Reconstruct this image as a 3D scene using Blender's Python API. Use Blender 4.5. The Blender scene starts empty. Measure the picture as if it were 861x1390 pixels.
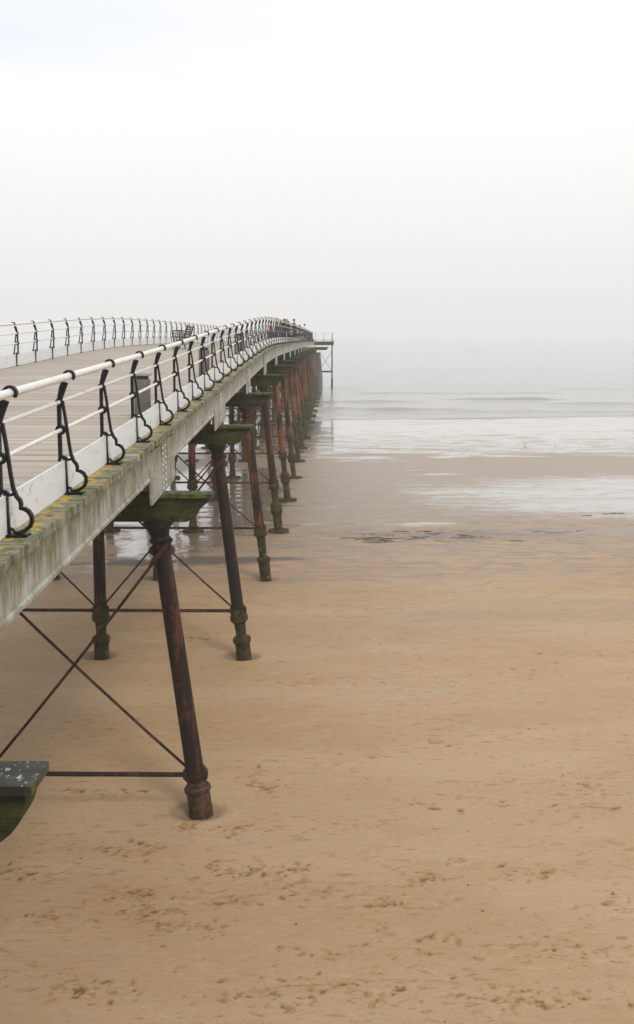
import bpy, bmesh, math, random
import numpy as np
from mathutils import Vector, Matrix
random.seed(7); rng = np.random.default_rng(11)
SC = bpy.context.scene
COL = SC.collection
PI = math.pi; R = math.radians
CAMZ = 6.56

# ------------------------------------------------------------------ helpers
class MB:
    def __init__(s): s.v = []; s.f = []; s.m = []
    def add(s, vs, fs, mi=0):
        o = len(s.v); s.v += [tuple(v) for v in vs]; s.f += [tuple(i+o for i in f) for f in fs]; s.m += [mi]*len(fs)
    def box(s, x0, x1, y0, y1, z0, z1, mi=0):
        s.add([(x0,y0,z0),(x1,y0,z0),(x1,y1,z0),(x0,y1,z0),(x0,y0,z1),(x1,y0,z1),(x1,y1,z1),(x0,y1,z1)],
              [(0,3,2,1),(4,5,6,7),(0,1,5,4),(1,2,6,5),(2,3,7,6),(3,0,4,7)], mi)
    def tube(s, pts, r, n=10, mi=0, cap=True):
        """round bar through pts; r a number or a list"""
        pts = [Vector(p) for p in pts]; k = len(pts)
        rs = r if isinstance(r, (list, tuple)) else [r]*k
        vs = []; a = None
        for i, p in enumerate(pts):
            t = (pts[min(i+1, k-1)] - pts[max(i-1, 0)])
            if t.length < 1e-9: t = Vector((0,0,1))
            t.normalize()
            if a is None:
                a = t.orthogonal().normalized()
            else:
                a = (a - t*a.dot(t)); a.normalize()
            b = t.cross(a)
            for j in range(n):
                q = 2*PI*j/n
                vs.append(p + (a*math.cos(q) + b*math.sin(q))*rs[i])
        fs = []
        for i in range(k-1):
            for j in range(n):
                j2 = (j+1) % n
                fs.append((i*n+j, i*n+j2, (i+1)*n+j2, (i+1)*n+j))
        if cap:
            fs.append(tuple(reversed(range(n)))); fs.append(tuple((k-1)*n+j for j in range(n)))
        s.add(vs, fs, mi)
    def lathe(s, c, prof, n=16, axis=None, mi=0):
        """profile [(r, t)] along an axis from c"""
        ax = Vector(axis or (0,0,1)).normalized(); c = Vector(c)
        s.tube([c + ax*0.0 + ax*t for _, t in prof], [r_ for r_, _ in prof], n, mi)
    def ribbon(s, pts, w, y0, y1, mi=0):
        """stroke of width w along (u, z) points, extruded from y0 to y1"""
        k = len(pts); P = [Vector((p[0], p[1])) for p in pts]
        ws = w if isinstance(w, (list, tuple)) else [w]*k
        vs = []
        for i in range(k):
            t = P[min(i+1, k-1)] - P[max(i-1, 0)]; t.normalize()
            n = Vector((-t.y, t.x))*ws[i]/2
            a = P[i]+n; b = P[i]-n
            vs += [(a.x,y0,a.y),(b.x,y0,b.y),(b.x,y1,b.y),(a.x,y1,a.y)]
        fs = []
        for i in range(k-1):
            for j in range(4):
                j2 = (j+1) % 4
                fs.append((i*4+j, i*4+j2, i*4+4+j2, i*4+4+j))
        fs.append((3,2,1,0)); e = (k-1)*4; fs.append((e,e+1,e+2,e+3))
        s.add(vs, fs, mi)
    def ball(s, c, r, n=8, m=6, sc=(1,1,1), mi=0):
        vs = []; fs = []
        for i in range(m+1):
            th = PI*i/m
            for j in range(n):
                q = 2*PI*j/n
                vs.append((c[0]+r*sc[0]*math.sin(th)*math.cos(q), c[1]+r*sc[1]*math.sin(th)*math.sin(q), c[2]+r*sc[2]*math.cos(th)))
        for i in range(m):
            for j in range(n):
                j2 = (j+1) % n
                fs.append((i*n+j, (i+1)*n+j, (i+1)*n+j2, i*n+j2))
        s.add(vs, fs, mi)
    def mesh(s, name, mats, smooth=False):
        me = bpy.data.meshes.new(name)
        me.from_pydata(s.v, [], s.f); me.validate()
        for m in (mats if isinstance(mats, (list, tuple)) else [mats]): me.materials.append(m)
        if len(me.polygons) == len(s.m): me.polygons.foreach_set('material_index', s.m)
        bm = bmesh.new(); bm.from_mesh(me)
        bmesh.ops.remove_doubles(bm, verts=bm.verts, dist=1e-6)
        bmesh.ops.recalc_face_normals(bm, faces=bm.faces)
        bm.to_mesh(me); bm.free()
        if smooth:
            me.polygons.foreach_set('use_smooth', [True]*len(me.polygons))
            try: me.set_sharp_from_angle(angle=R(35))
            except Exception: pass
        return me
    def build(s, name, mats, parent=None, smooth=False, loc=(0,0,0)):
        return link(name, s.mesh(name, mats, smooth), parent, loc)

def link(name, data, parent=None, loc=(0,0,0), rz=0):
    o = bpy.data.objects.new(name, data); COL.objects.link(o)
    o.location = loc; o.rotation_euler = (0,0,rz)
    if parent: o.parent = parent
    return o
def thing(name, label, cat, loc=(0,0,0), rz=0, group=None):
    o = link(name, None, None, loc, rz); o.empty_display_size = .2
    return tag(o, label, cat, group)
def tag(o, label, cat, group=None):
    o['label'] = label; o['category'] = cat
    if group: o['group'] = group
    return o
def struct(o, kind='structure'):
    o['kind'] = kind; return o
def copy_tree(o, parent=None):
    c = o.copy(); COL.objects.link(c)
    if parent: c.parent = parent
    for ch in list(o.children): copy_tree(ch, c)
    return c

# ------------------------------------------------------------------ node helpers
class NT:
    def __init__(s, name):
        s.mat = bpy.data.materials.new(name); s.mat.use_nodes = True
        s.t = s.mat.node_tree; s.t.nodes.clear()
        s.out = s.t.nodes.new('ShaderNodeOutputMaterial')
        s.b = s.t.nodes.new('ShaderNodeBsdfPrincipled')
        s.t.links.new(s.b.outputs[0], s.out.inputs[0])
        s._pos = None
    def put(s, sock, v):
        if isinstance(v, bpy.types.NodeSocket): s.t.links.new(v, sock)
        elif isinstance(v, (tuple, list)):
            v = tuple(v)
            if sock.type == 'RGBA' and len(v) == 3: v = v + (1,)
            sock.default_value = v
        elif v is not None:
            if sock.type == 'RGBA': sock.default_value = (v, v, v, 1)
            else: sock.default_value = v
    def node(s, typ, **kw):
        n = s.t.nodes.new(typ)
        for k, v in kw.items(): setattr(n, k, v)
        return n
    def pos(s):
        if s._pos is None: s._pos = s.node('ShaderNodeNewGeometry').outputs['Position']
        return s._pos
    def opos(s): return s.node('ShaderNodeTexCoord').outputs['Object']
    def xyz(s, v=None):
        n = s.node('ShaderNodeSeparateXYZ'); s.put(n.inputs[0], v or s.pos()); return n.outputs
    def m(s, op, a, b=0.0, c=None, clamp=False):
        n = s.node('ShaderNodeMath', operation=op, use_clamp=clamp)
        s.put(n.inputs[0], a); s.put(n.inputs[1], b)
        if c is not None: s.put(n.inputs[2], c)
        return n.outputs[0]
    def scale(s, v, sc):
        n = s.node('ShaderNodeVectorMath', operation='MULTIPLY'); s.put(n.inputs[0], v); n.inputs[1].default_value = sc
        return n.outputs[0]
    def noise(s, v, sc, det=3, rough=.55, dist=0):
        n = s.node('ShaderNodeTexNoise'); s.put(n.inputs['Vector'], v)
        n.inputs['Scale'].default_value = sc; n.inputs['Detail'].default_value = det
        n.inputs['Roughness'].default_value = rough; n.inputs['Distortion'].default_value = dist
        return n.outputs[0]
    def vor(s, v, sc, feature='F1', out='Distance'):
        n = s.node('ShaderNodeTexVoronoi', feature=feature); s.put(n.inputs['Vector'], v); n.inputs['Scale'].default_value = sc
        return n.outputs[out]
    def ramp(s, v, a, b, lo=0.0, hi=1.0):
        n = s.node('ShaderNodeMapRange', interpolation_type='SMOOTHSTEP')
        s.put(n.inputs[0], v); s.put(n.inputs[1], a); s.put(n.inputs[2], b); s.put(n.inputs[3], lo); s.put(n.inputs[4], hi)
        return n.outputs[0]
    def mix(s, f, a, b, blend='MIX'):
        n = s.node('ShaderNodeMix', data_type='RGBA', blend_type=blend)
        s.put(n.inputs[0], f); s.put(n.inputs[6], a); s.put(n.inputs[7], b)
        return n.outputs[2]
    def bump(s, h, dist=.01, st=1.0, normal=None):
        n = s.node('ShaderNodeBump'); n.inputs['Strength'].default_value = st; n.inputs['Distance'].default_value = dist
        s.put(n.inputs['Height'], h)
        if normal: s.put(n.inputs['Normal'], normal)
        return n.outputs[0]
    def set(s, col=None, rough=None, normal=None, metal=None, **kw):
        if col is not None: s.put(s.b.inputs['Base Color'], col)
        if rough is not None: s.put(s.b.inputs['Roughness'], rough)
        if normal is not None: s.put(s.b.inputs['Normal'], normal)
        if metal is not None: s.put(s.b.inputs['Metallic'], metal)
        for k, v in kw.items(): s.put(s.b.inputs[k.replace('_', ' ')], v)
        return s.mat

def plain(name, col, rough=.6, var=.12, sc=8, bump=.002, metal=0):
    n = NT(name); p = n.opos()
    f = n.noise(p, sc, 4)
    c = n.mix(n.ramp(f, .3, .7), tuple(x*(1-var) for x in col), tuple(min(1, x*(1+var)) for x in col))
    return n.set(c, rough, n.bump(n.noise(p, sc*5, 3), bump, .6), metal)

# ---- paint, rust, moss
def iron_mat(name, dark=(.016,.012,.010), rust=(.062,.028,.016), bright=(.20,.07,.023), moss_top=1.6, moss=(.06,.062,.012), rustiness=.5):
    n = NT(name); p = n.pos(); o = n.xyz(p)
    rnd = n.node('ShaderNodeObjectInfo').outputs['Random']
    streak = n.noise(n.scale(p, (6, 6, .8)), 1.0, 5, .6)
    fine = n.noise(p, 13, 5, .68)
    far = n.ramp(o[1], 15, 36)                     # the outer columns have lost their paint
    lim = n.m('ADD', n.m('MULTIPLY', far, -.05), .57 - .12*rustiness)
    lim = n.m('ADD', lim, n.m('MULTIPLY', rnd, -.08))
    mixn = n.m('ADD', streak, n.m('MULTIPLY', n.m('SUBTRACT', fine, .5), .45))
    c = n.mix(n.ramp(mixn, lim, n.m('ADD', lim, .16)), dark, rust)
    f2 = n.ramp(mixn, n.m('ADD', lim, .03), n.m('ADD', lim, .15))
    c = n.mix(n.m('MULTIPLY', f2, n.m('ADD', n.m('MULTIPLY', far, n.ramp(rnd, .1, .8, .25, .95)), .14)), c, bright)
    c = n.mix(n.m('MULTIPLY', n.ramp(n.noise(p, 30, 4, .7), .5, .7), .6), c, tuple(x*.5 for x in rust))
    hgt = n.m('ADD', o[2], n.m('MULTIPLY', n.m('SUBTRACT', n.noise(p, 3.0, 5, .7), .5), 1.8))
    lim2 = n.m('ADD', n.m('MULTIPLY', n.ramp(o[1], 15, 60), 1.7), moss_top - 1.1)
    g = n.ramp(hgt, n.m('SUBTRACT', lim2, .3), n.m('ADD', lim2, .4), 1, 0)
    g = n.m('MULTIPLY', g, n.ramp(n.noise(p, 8, 5, .7), .36, .56))
    g = n.m('MULTIPLY', g, n.ramp(o[1], 14.5, 22))
    mc = n.mix(n.ramp(n.noise(p, 16, 5, .7), .38, .62), (.012,.011,.007), moss)
    mc = n.mix(n.ramp(n.noise(p, 5, 4), .56, .68), mc, (.14, .13, .02))
    c = n.mix(g, c, mc)
    h = n.m('ADD', n.m('MULTIPLY', fine, .5), n.m('MULTIPLY', n.noise(p, 55, 3), .3))
    h = n.m('ADD', h, n.m('MULTIPLY', n.m('MULTIPLY', g, n.vor(p, 26)), 1.6))
    return n.set(c, n.mix(g, .6, .85), n.bump(h, .014, .9), Specular_IOR_Level=.25)
M_IRON = iron_mat('rusty_painted_iron')
M_ROD = iron_mat('rusty_tie_iron', dark=(.022,.013,.010), rust=(.062,.028,.018), bright=(.11,.042,.022), moss_top=.2, rustiness=.8)
M_FOOT = iron_mat('weed_covered_iron', dark=(.03,.026,.016), rust=(.10,.052,.03), bright=(.12,.06,.03), moss_top=2.5, moss=(.055,.06,.012), rustiness=.6)
M_CAP = iron_mat('black_iron_capital', dark=(.012,.011,.011), rust=(.03,.018,.012), bright=(.07,.03,.015), moss_top=.4, rustiness=.1)

def timber_green():
    n = NT('mossy_cap_timber'); p = n.pos()
    f = n.noise(n.scale(p, (1.2, 3, 5)), 1.6, 6, .65)
    c = n.mix(n.ramp(f, .35, .62), (.016,.014,.010), (.045,.052,.014))
    c = n.mix(n.ramp(n.noise(p, 3.2, 5, .7), .55, .72), c, (.085,.085,.022))
    c = n.mix(n.ramp(n.noise(p, 11, 4), .6, .72), c, (.012,.010,.008))
    return n.set(c, .8, n.bump(n.noise(n.scale(p, (1, 4, 6)), 12, 5), .01, .8), Specular_IOR_Level=.25)
M_GREEN = timber_green()
def slab_mat():
    n = NT('wet_dark_cap_plank'); p = n.pos()
    x = n.xyz(p)
    f = n.noise(n.scale(p, (2, 9, 3)), 1.5, 5, .65)
    c = n.mix(n.ramp(f, .35, .65), (.016,.019,.017), (.04,.046,.036))
    g = n.ramp(n.m('ADD', n.noise(p, 2.6, 5, .7), n.ramp(x[1], 7, 13, 0, .28)), .50, .66)
    gc = n.mix(n.ramp(n.noise(p, 9, 4), .4, .6), (.03,.035,.01), (.085,.095,.02))
    c = n.mix(g, c, gc)
    # bird droppings: short pale streaks on the upper face of the nearest caps
    d = n.ramp(n.noise(n.scale(p, (26, 13, 6)), 1.0, 3, .6, 1.2), .60, .64)
    d = n.m('MULTIPLY', d, n.ramp(n.noise(p, 4.5, 2), .42, .55))
    nz = n.xyz(n.node('ShaderNodeNewGeometry').outputs['Normal'])[2]
    d = n.m('MULTIPLY', d, n.ramp(nz, .6, .9))
    c = n.mix(n.m('MULTIPLY', d, .8), c, (.55,.56,.55))
    return n.set(c, n.mix(g, n.mix(f, .3, .6), .9), n.bump(n.noise(n.scale(p, (2, 14, 3)), 8, 4), .006, .6))
M_SLAB = slab_mat()

def girder_mat():
    n = NT('stained_painted_girder'); p = n.pos(); o = n.xyz(p)
    drop = n.m('ADD', n.m('MULTIPLY', o[1], 0), o[2])
    base = n.mix(n.ramp(n.noise(p, 2.2, 5, .6), .3, .7), (.31,.305,.28), (.46,.455,.43))
    st = n.noise(n.scale(p, (2, 5.5, .7)), 1.0, 5, .65)         # vertical runs
    base = n.mix(n.m('MULTIPLY', n.ramp(st, .40, .66), .55), base, (.20,.20,.12))
    base = n.mix(n.m('MULTIPLY', n.ramp(n.noise(n.scale(p, (2, 3.2, 1.9)), 1.0, 5, .7), .52, .66), .6), base, (.15,.155,.05))
    base = n.mix(n.m('MULTIPLY', n.ramp(n.noise(n.scale(p, (1, 1.3, 7)), 1.3, 5, .7), .55, .68), .65), base, (.20,.17,.14))
    base = n.mix(n.m('MULTIPLY', n.ramp(n.noise(p, 9, 4, .7), .62, .70), .5), base, (.22,.12,.06))
    dn = n.node('ShaderNodeAttribute', attribute_name='drop').outputs['Fac']
    run = n.noise(n.scale(p, (2, 6, .5)), 1.0, 5, .65)
    g = n.ramp(n.m('ADD', dn, n.m('MULTIPLY', n.m('SUBTRACT', .5, run), 1.1)), .10, .42, 1, 0)
    g = n.m('MULTIPLY', g, n.m('SUBTRACT', 1.0, n.m('MULTIPLY', n.ramp(o[1], 30, 60), .4)))
    gc = n.mix(n.ramp(n.noise(p, 7, 5, .7), .4, .62), (.075,.075,.026), (.185,.18,.085))
    base = n.mix(n.m('MULTIPLY', g, .85), base, gc)
    lo = n.ramp(n.m('ADD', dn, n.m('MULTIPLY', n.noise(n.scale(p, (2, 1.5, 5)), 1.2, 5, .7), .2)), .46, .53)
    base = n.mix(n.m('MULTIPLY', lo, n.ramp(n.noise(p, 3, 4, .7), .48, .6, 0, .6)), base, (.15,.11,.085))
    return n.set(base, .6, n.bump(n.noise(p, 18, 5), .006, .7))
M_GIRDER = girder_mat()
M_BOLT = plain('pale_bolt_paint', (.55,.54,.50), .5, .25, 30)

def decking_mat():
    n = NT('weathered_deck_boards'); p = n.pos(); o = n.xyz(p)
    k = n.m('FLOOR', n.m('DIVIDE', o[1], .155))
    wn = n.node('ShaderNodeTexWhiteNoise', noise_dimensions='1D'); n.put(wn.inputs['W'], k)
    r = wn.outputs['Value']
    grain = n.noise(n.scale(p, (1.2, 26, 10)), 1.2, 5, .6)
    c = n.mix(r, (.36,.305,.25), (.51,.445,.38))
    c = n.mix(n.m('MULTIPLY', n.ramp(grain, .4, .7), .45), c, (.25,.21,.17))
    c = n.mix(n.m('MULTIPLY', n.ramp(n.noise(p, .55, 4), .5, .7), .4), c, (.40,.37,.34))
    yy = n.m('FRACT', n.m('DIVIDE', o[1], .155))
    c = n.mix(n.m('MULTIPLY', n.ramp(n.noise(n.scale(p, (.5, 2, 1)), 1.6, 5, .7), .55, .7), .4), c, (.27,.25,.21))
    c = n.mix(n.m('MULTIPLY', n.ramp(r, .90, .95), .6), c, (.22,.17,.13))
    # outside the kickboards the boards carry algae and yellow lichen
    xc = n.m('ABSOLUTE', n.m('ADD', o[0], 5.4))
    out = n.ramp(n.m('ADD', xc, n.m('MULTIPLY', n.noise(p, 6, 3), .05)), 2.93, 2.96)
    w = n.mix(n.ramp(n.noise(n.scale(p, (3, 8, 3)), 1.4, 5, .7), .35, .65), (.12,.11,.07), (.27,.26,.20))
    w = n.mix(n.ramp(n.noise(p, 5, 5, .75), .50, .60), w, (.10,.115,.03))
    w = n.mix(n.m('MULTIPLY', n.ramp(n.m('ADD', n.noise(p, 7.5, 5, .7), n.ramp(xc, 2.94, 3.12, .09, -.01)), .575, .63), .92), w, (.47,.31,.02))
    w = n.mix(n.m('MULTIPLY', n.ramp(r, .955, .96), .8), w, (.42,.39,.37))
    c = n.mix(out, c, w)
    return n.set(c, .75, n.bump(n.m('ADD', grain, n.m('MULTIPLY', n.noise(p, 30, 3), out)), .006, .6))
M_DECK = decking_mat()

def white_paint(name, col=(.76,.76,.74), dirt=.35):
    n = NT(name); p = n.pos()
    c = n.mix(n.m('MULTIPLY', n.ramp(n.noise(n.scale(p, (3, 1.2, 5)), 1.3, 5, .65), .5, .72), dirt), col, (.50,.50,.44))
    c = n.mix(n.m('MULTIPLY', n.ramp(n.noise(p, 16, 4, .7), .64, .72), dirt), c, (.36,.30,.22))
    chip = n.ramp(n.m('ADD', n.noise(p, 9, 5, .75), n.m('MULTIPLY', n.noise(p, 1.1, 2), .25)), .735, .765)
    c = n.mix(n.m('MULTIPLY', chip, .6), c, (.24,.15,.09))
    c = n.mix(n.m('MULTIPLY', n.ramp(n.noise(n.scale(p, (2, 7, .8)), 1.2, 5, .7), .58, .70), dirt*.8), c, (.42,.36,.27))
    return n.set(c, .42, n.bump(n.m('SUBTRACT', n.noise(p, 25, 3), n.m('MULTIPLY', chip, .6)), .003, .6))
M_WHITE = white_paint('white_rail_paint', dirt=.25)
M_KICK = white_paint('white_kickboard_paint', (.78,.80,.82), .35)
def post_mat():
    n = NT('black_post_paint'); p = n.pos()
    c = n.mix(n.ramp(n.noise(p, 18, 5, .7), .5, .72), (.006,.006,.0065), (.022,.016,.013))
    c = n.mix(n.m('MULTIPLY', n.ramp(n.noise(p, 35, 4, .7), .64, .7), .7), c, (.10,.05,.025))
    return n.set(c, .42, n.bump(n.noise(p, 60, 3), .002, .6), Specular_IOR_Level=.22)
M_POST = post_mat()

# ------------------------------------------------------------------ heights
_D = np.array([-14,-8, 0, 7, 14, 18.6, 22.7, 28.8, 35, 39.2, 44, 49, 60, 81, 100, 160.])
_H = np.array([2.37,2.12,1.79,1.505,1.215,1.0,.80,.540,.295,.165,.085,.04,-.025,-.13,-.19,-.24])
_S = np.gradient(_H, _D)
def deck_z(d):
    d = min(max(d, -14), 160)
    i = int(np.clip(np.searchsorted(_D, d) - 1, 0, len(_D)-2))
    h = _D[i+1]-_D[i]; t = (d-_D[i])/h
    v = (2*t**3-3*t**2+1)*_H[i] + (t**3-2*t**2+t)*h*_S[i] + (-2*t**3+3*t**2)*_H[i+1] + (t**3-t**2)*h*_S[i+1]
    return CAMZ - float(v)
XR, XL = -2.26, -8.54          # deck edges
UR, UL = -2.48, -8.32          # feet of the railing posts
HEAD0, HEAD1 = 138.0, 157.0    # pier head
XH = .35

# ------------------------------------------------------------------ sand
def vnoise(x, y, seed=0):
    xi = np.floor(x).astype(np.int64); yi = np.floor(y).astype(np.int64)
    fx = x-xi; fy = y-yi; fx = fx*fx*(3-2*fx); fy = fy*fy*(3-2*fy)
    def h(a, b):
        n = (a*374761393 + b*668265263 + seed*982451653) & 0x7fffffff
        n = ((n ^ (n >> 13))*1274126177) & 0x7fffffff
        return ((n ^ (n >> 16)) & 0xffff)/65535.0
    return (h(xi,yi)*(1-fx)+h(xi+1,yi)*fx)*(1-fy) + (h(xi,yi+1)*(1-fx)+h(xi+1,yi+1)*fx)*fy
def fbm(x, y, o=4, seed=0):
    s = 0; a = .5
    for k in range(o):
        s = s + a*(vnoise(x, y, seed+k) - .5); x = x*2.03+7; y = y*2.03+3; a *= .5
    return s
def grow(a, b, d0, g, dmax):
    out = [a]; d = d0
    while out[-1] < b:
        out.append(out[-1]+d); d = min(d*g, dmax)
    out[-1] = b
    return out
def grid_mesh(name, xs, ys, Z, mat, attrs=None):
    nx, ny = len(xs), len(ys)
    X, Y = np.meshgrid(xs, ys)
    co = np.stack([X, Y, Z], -1).reshape(-1, 3).astype(np.float32)
    i = np.arange(nx*ny).reshape(ny, nx)
    q = np.stack([i[:-1,:-1], i[:-1,1:], i[1:,1:], i[1:,:-1]], -1).reshape(-1)
    me = bpy.data.meshes.new(name)
    me.vertices.add(nx*ny); me.vertices.foreach_set('co', co.ravel())
    nf = (nx-1)*(ny-1)
    me.loops.add(nf*4); me.loops.foreach_set('vertex_index', q.astype(np.int32))
    me.polygons.add(nf); me.polygons.foreach_set('loop_start', np.arange(nf, dtype=np.int32)*4)
    me.polygons.foreach_set('loop_total', np.full(nf, 4, np.int32))
    me.update(calc_edges=True)
    me.polygons.foreach_set('use_smooth', np.ones(nf, bool))
    for k, a in (attrs or {}).items():
        at = me.attributes.new(k, 'FLOAT', 'POINT'); at.data.foreach_set('value', a.ravel().astype(np.float32))
    me.materials.append(mat); me.update()
    return me

xs = np.array([-v for v in reversed(grow(9.0, 3300, .06, 1.10, 250))] + list(np.arange(-8.96, 8.97, .04)) + grow(9.0, 3300, .06, 1.10, 250))
ys = np.array(list(reversed([-v for v in grow(-7.0, 60, .06, 1.15, 8)])) + list(np.arange(7.03, 16, .025)) + grow(16.0, 3800, .025, 1.0052, 200))
X, Y = np.meshgrid(xs, ys)
shore = 88.5 + .22*X.clip(-60, 60) + 1.6*vnoise(X/14, X*0+3, 5)
Z = .05*fbm(X/7, Y/4, 4, 3) + .008*fbm(X*1.3, Y*1.9, 3, 21)
# faint tide ripples farther out
Z += .008*np.sin(Y*5.2 + 3*fbm(X/1.6, Y/1.5, 3, 41))*np.clip((Y-26)/10, 0, 1)*np.clip((88-Y)/10, 0, 1)*np.clip(vnoise(X/5, Y/3, 51)*2-.7, 0, 1)
Z -= .10*np.clip((Y-(shore-9))/9, 0, 1)**1.5
bar = np.exp(-((Y-shore)/.5)**2)*np.clip(.4+vnoise(X/6, X*0, 15), 0, 1)
Z += .10*bar
Z -= np.clip((Y-shore-1)*.018, 0, 2.6)
mark = np.zeros_like(X); dark = np.zeros_like(X)
def px2ground(px, py):
    """photograph pixel to a place on the beach (used for where the scuffs lie)"""
    a = math.atan((py-650)/1400)+R(7.49); d = CAMZ/math.tan(a)
    return (px-450)*(d*.9914+.1304*CAMZ)/1400, d
def stamp(cx, cy, l, w, ang, dep, m, rim=.35, dk=None):
    r = max(l, w)*2.2
    i0, i1 = np.searchsorted(ys, (cy-r, cy+r)); j0, j1 = np.searchsorted(xs, (cx-r, cx+r))
    if i1 <= i0 or j1 <= j0: return
    x = X[i0:i1, j0:j1]-cx; y = Y[i0:i1, j0:j1]-cy
    c, s = math.cos(ang), math.sin(ang)
    a = (x*c+y*s)/l; b = (-x*s+y*c)/w
    n = 1+.7*fbm(X[i0:i1, j0:j1]*14, Y[i0:i1, j0:j1]*14, 2, int(abs(cx*37+cy*91)) % 97)
    q = (a*a+b*b)*n
    g = np.exp(-q*1.6)
    Z[i0:i1, j0:j1] -= dep*(g - rim*np.exp(-(q-1.9)**2*1.6))
    mark[i0:i1, j0:j1] = np.maximum(mark[i0:i1, j0:j1], m*np.exp(-q*1.1))
clusters = [(45,1190,70,14,22),(190,1235,60,22,46),(330,1185,60,16,34),(400,1180,22,7,10),(320,1222,30,10,16),(355,1065,45,12,20),
            (420,1210,60,14,20),(520,1225,20,10,12),(575,1195,35,14,18),(628,1168,18,5,5),(700,1185,70,16,16),(790,1060,70,12,28),(770,1090,60,16,10),
            (160,1160,70,14,16),(70,1245,60,12,16),(830,1215,30,22,9),(470,1290,90,12,18),(620,1275,90,14,14),(780,1290,90,14,14),
            (185,1215,30,6,14),(160,1077,34,4,9),(250,1125,20,5,8),(610,1010,40,12,7),(750,900,60,20,12),(270,868,30,3,12),(520,1260,20,8,8),
            (330,1130,70,12,16),(100,1075,20,5,6),(560,1095,60,14,8),(180,1150,50,12,9),(255,1260,60,14,24),(120,1345,110,22,34),(420,1350,140,24,40),(700,1350,130,24,36)]
for px, py, sx, sy, n in clusters:
    for k in range(int(n*2.1)):
        gx, gy = px2ground(px+random.gauss(0, sx*.55), py+random.gauss(0, sy*.55))
        sz = random.choice((.018,.024,.03,.04,.06))*random.uniform(.8,1.2)*(gy/12)**.45
        stamp(gx, gy, sz*random.uniform(.9, 1.5), sz*random.uniform(.45, .8), random.uniform(-.9, 1.9), random.uniform(.006, .016), random.uniform(.35, 1))
for k in range(4200):                                    # scattered single marks over the whole beach
    gy = 8.5+random.random()**1.15*40; gx = random.uniform(-.42, .42)*gy*1.1
    if vnoise(np.array(gx*.35), np.array(gy*.2), 77) < .42: continue
    sz = random.uniform(.012, .042)*(gy/12)**.8
    stamp(gx, gy, sz*random.uniform(1, 1.8), sz*.6, random.uniform(-.5, .5), random.uniform(.003, .009), random.uniform(.15, .75))
def trail(x0, y0, ang, n, st=.68, m=.35, dep=.014):     # walked lines of footprints
    x, y = x0, y0
    for k in range(n):
        sd = .09*(1 if k % 2 else -1)
        stamp(x-math.sin(ang)*sd, y+math.cos(ang)*sd, .13, .05, ang+random.uniform(-.15,.15), dep, m*random.uniform(.4, 1))
        x += math.cos(ang)*st; y += math.sin(ang)*st; ang += random.uniform(-.06, .06)
trail(3.2, 8.6, 1.9, 16, m=.3); trail(-3.4, 9.2, .45, 14, m=.4); trail(5.2, 16, 2.6, 16, m=.25); trail(-2.2, 24, .15, 18, m=.4); trail(1, 30, 1.2, 14, m=.3)
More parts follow.
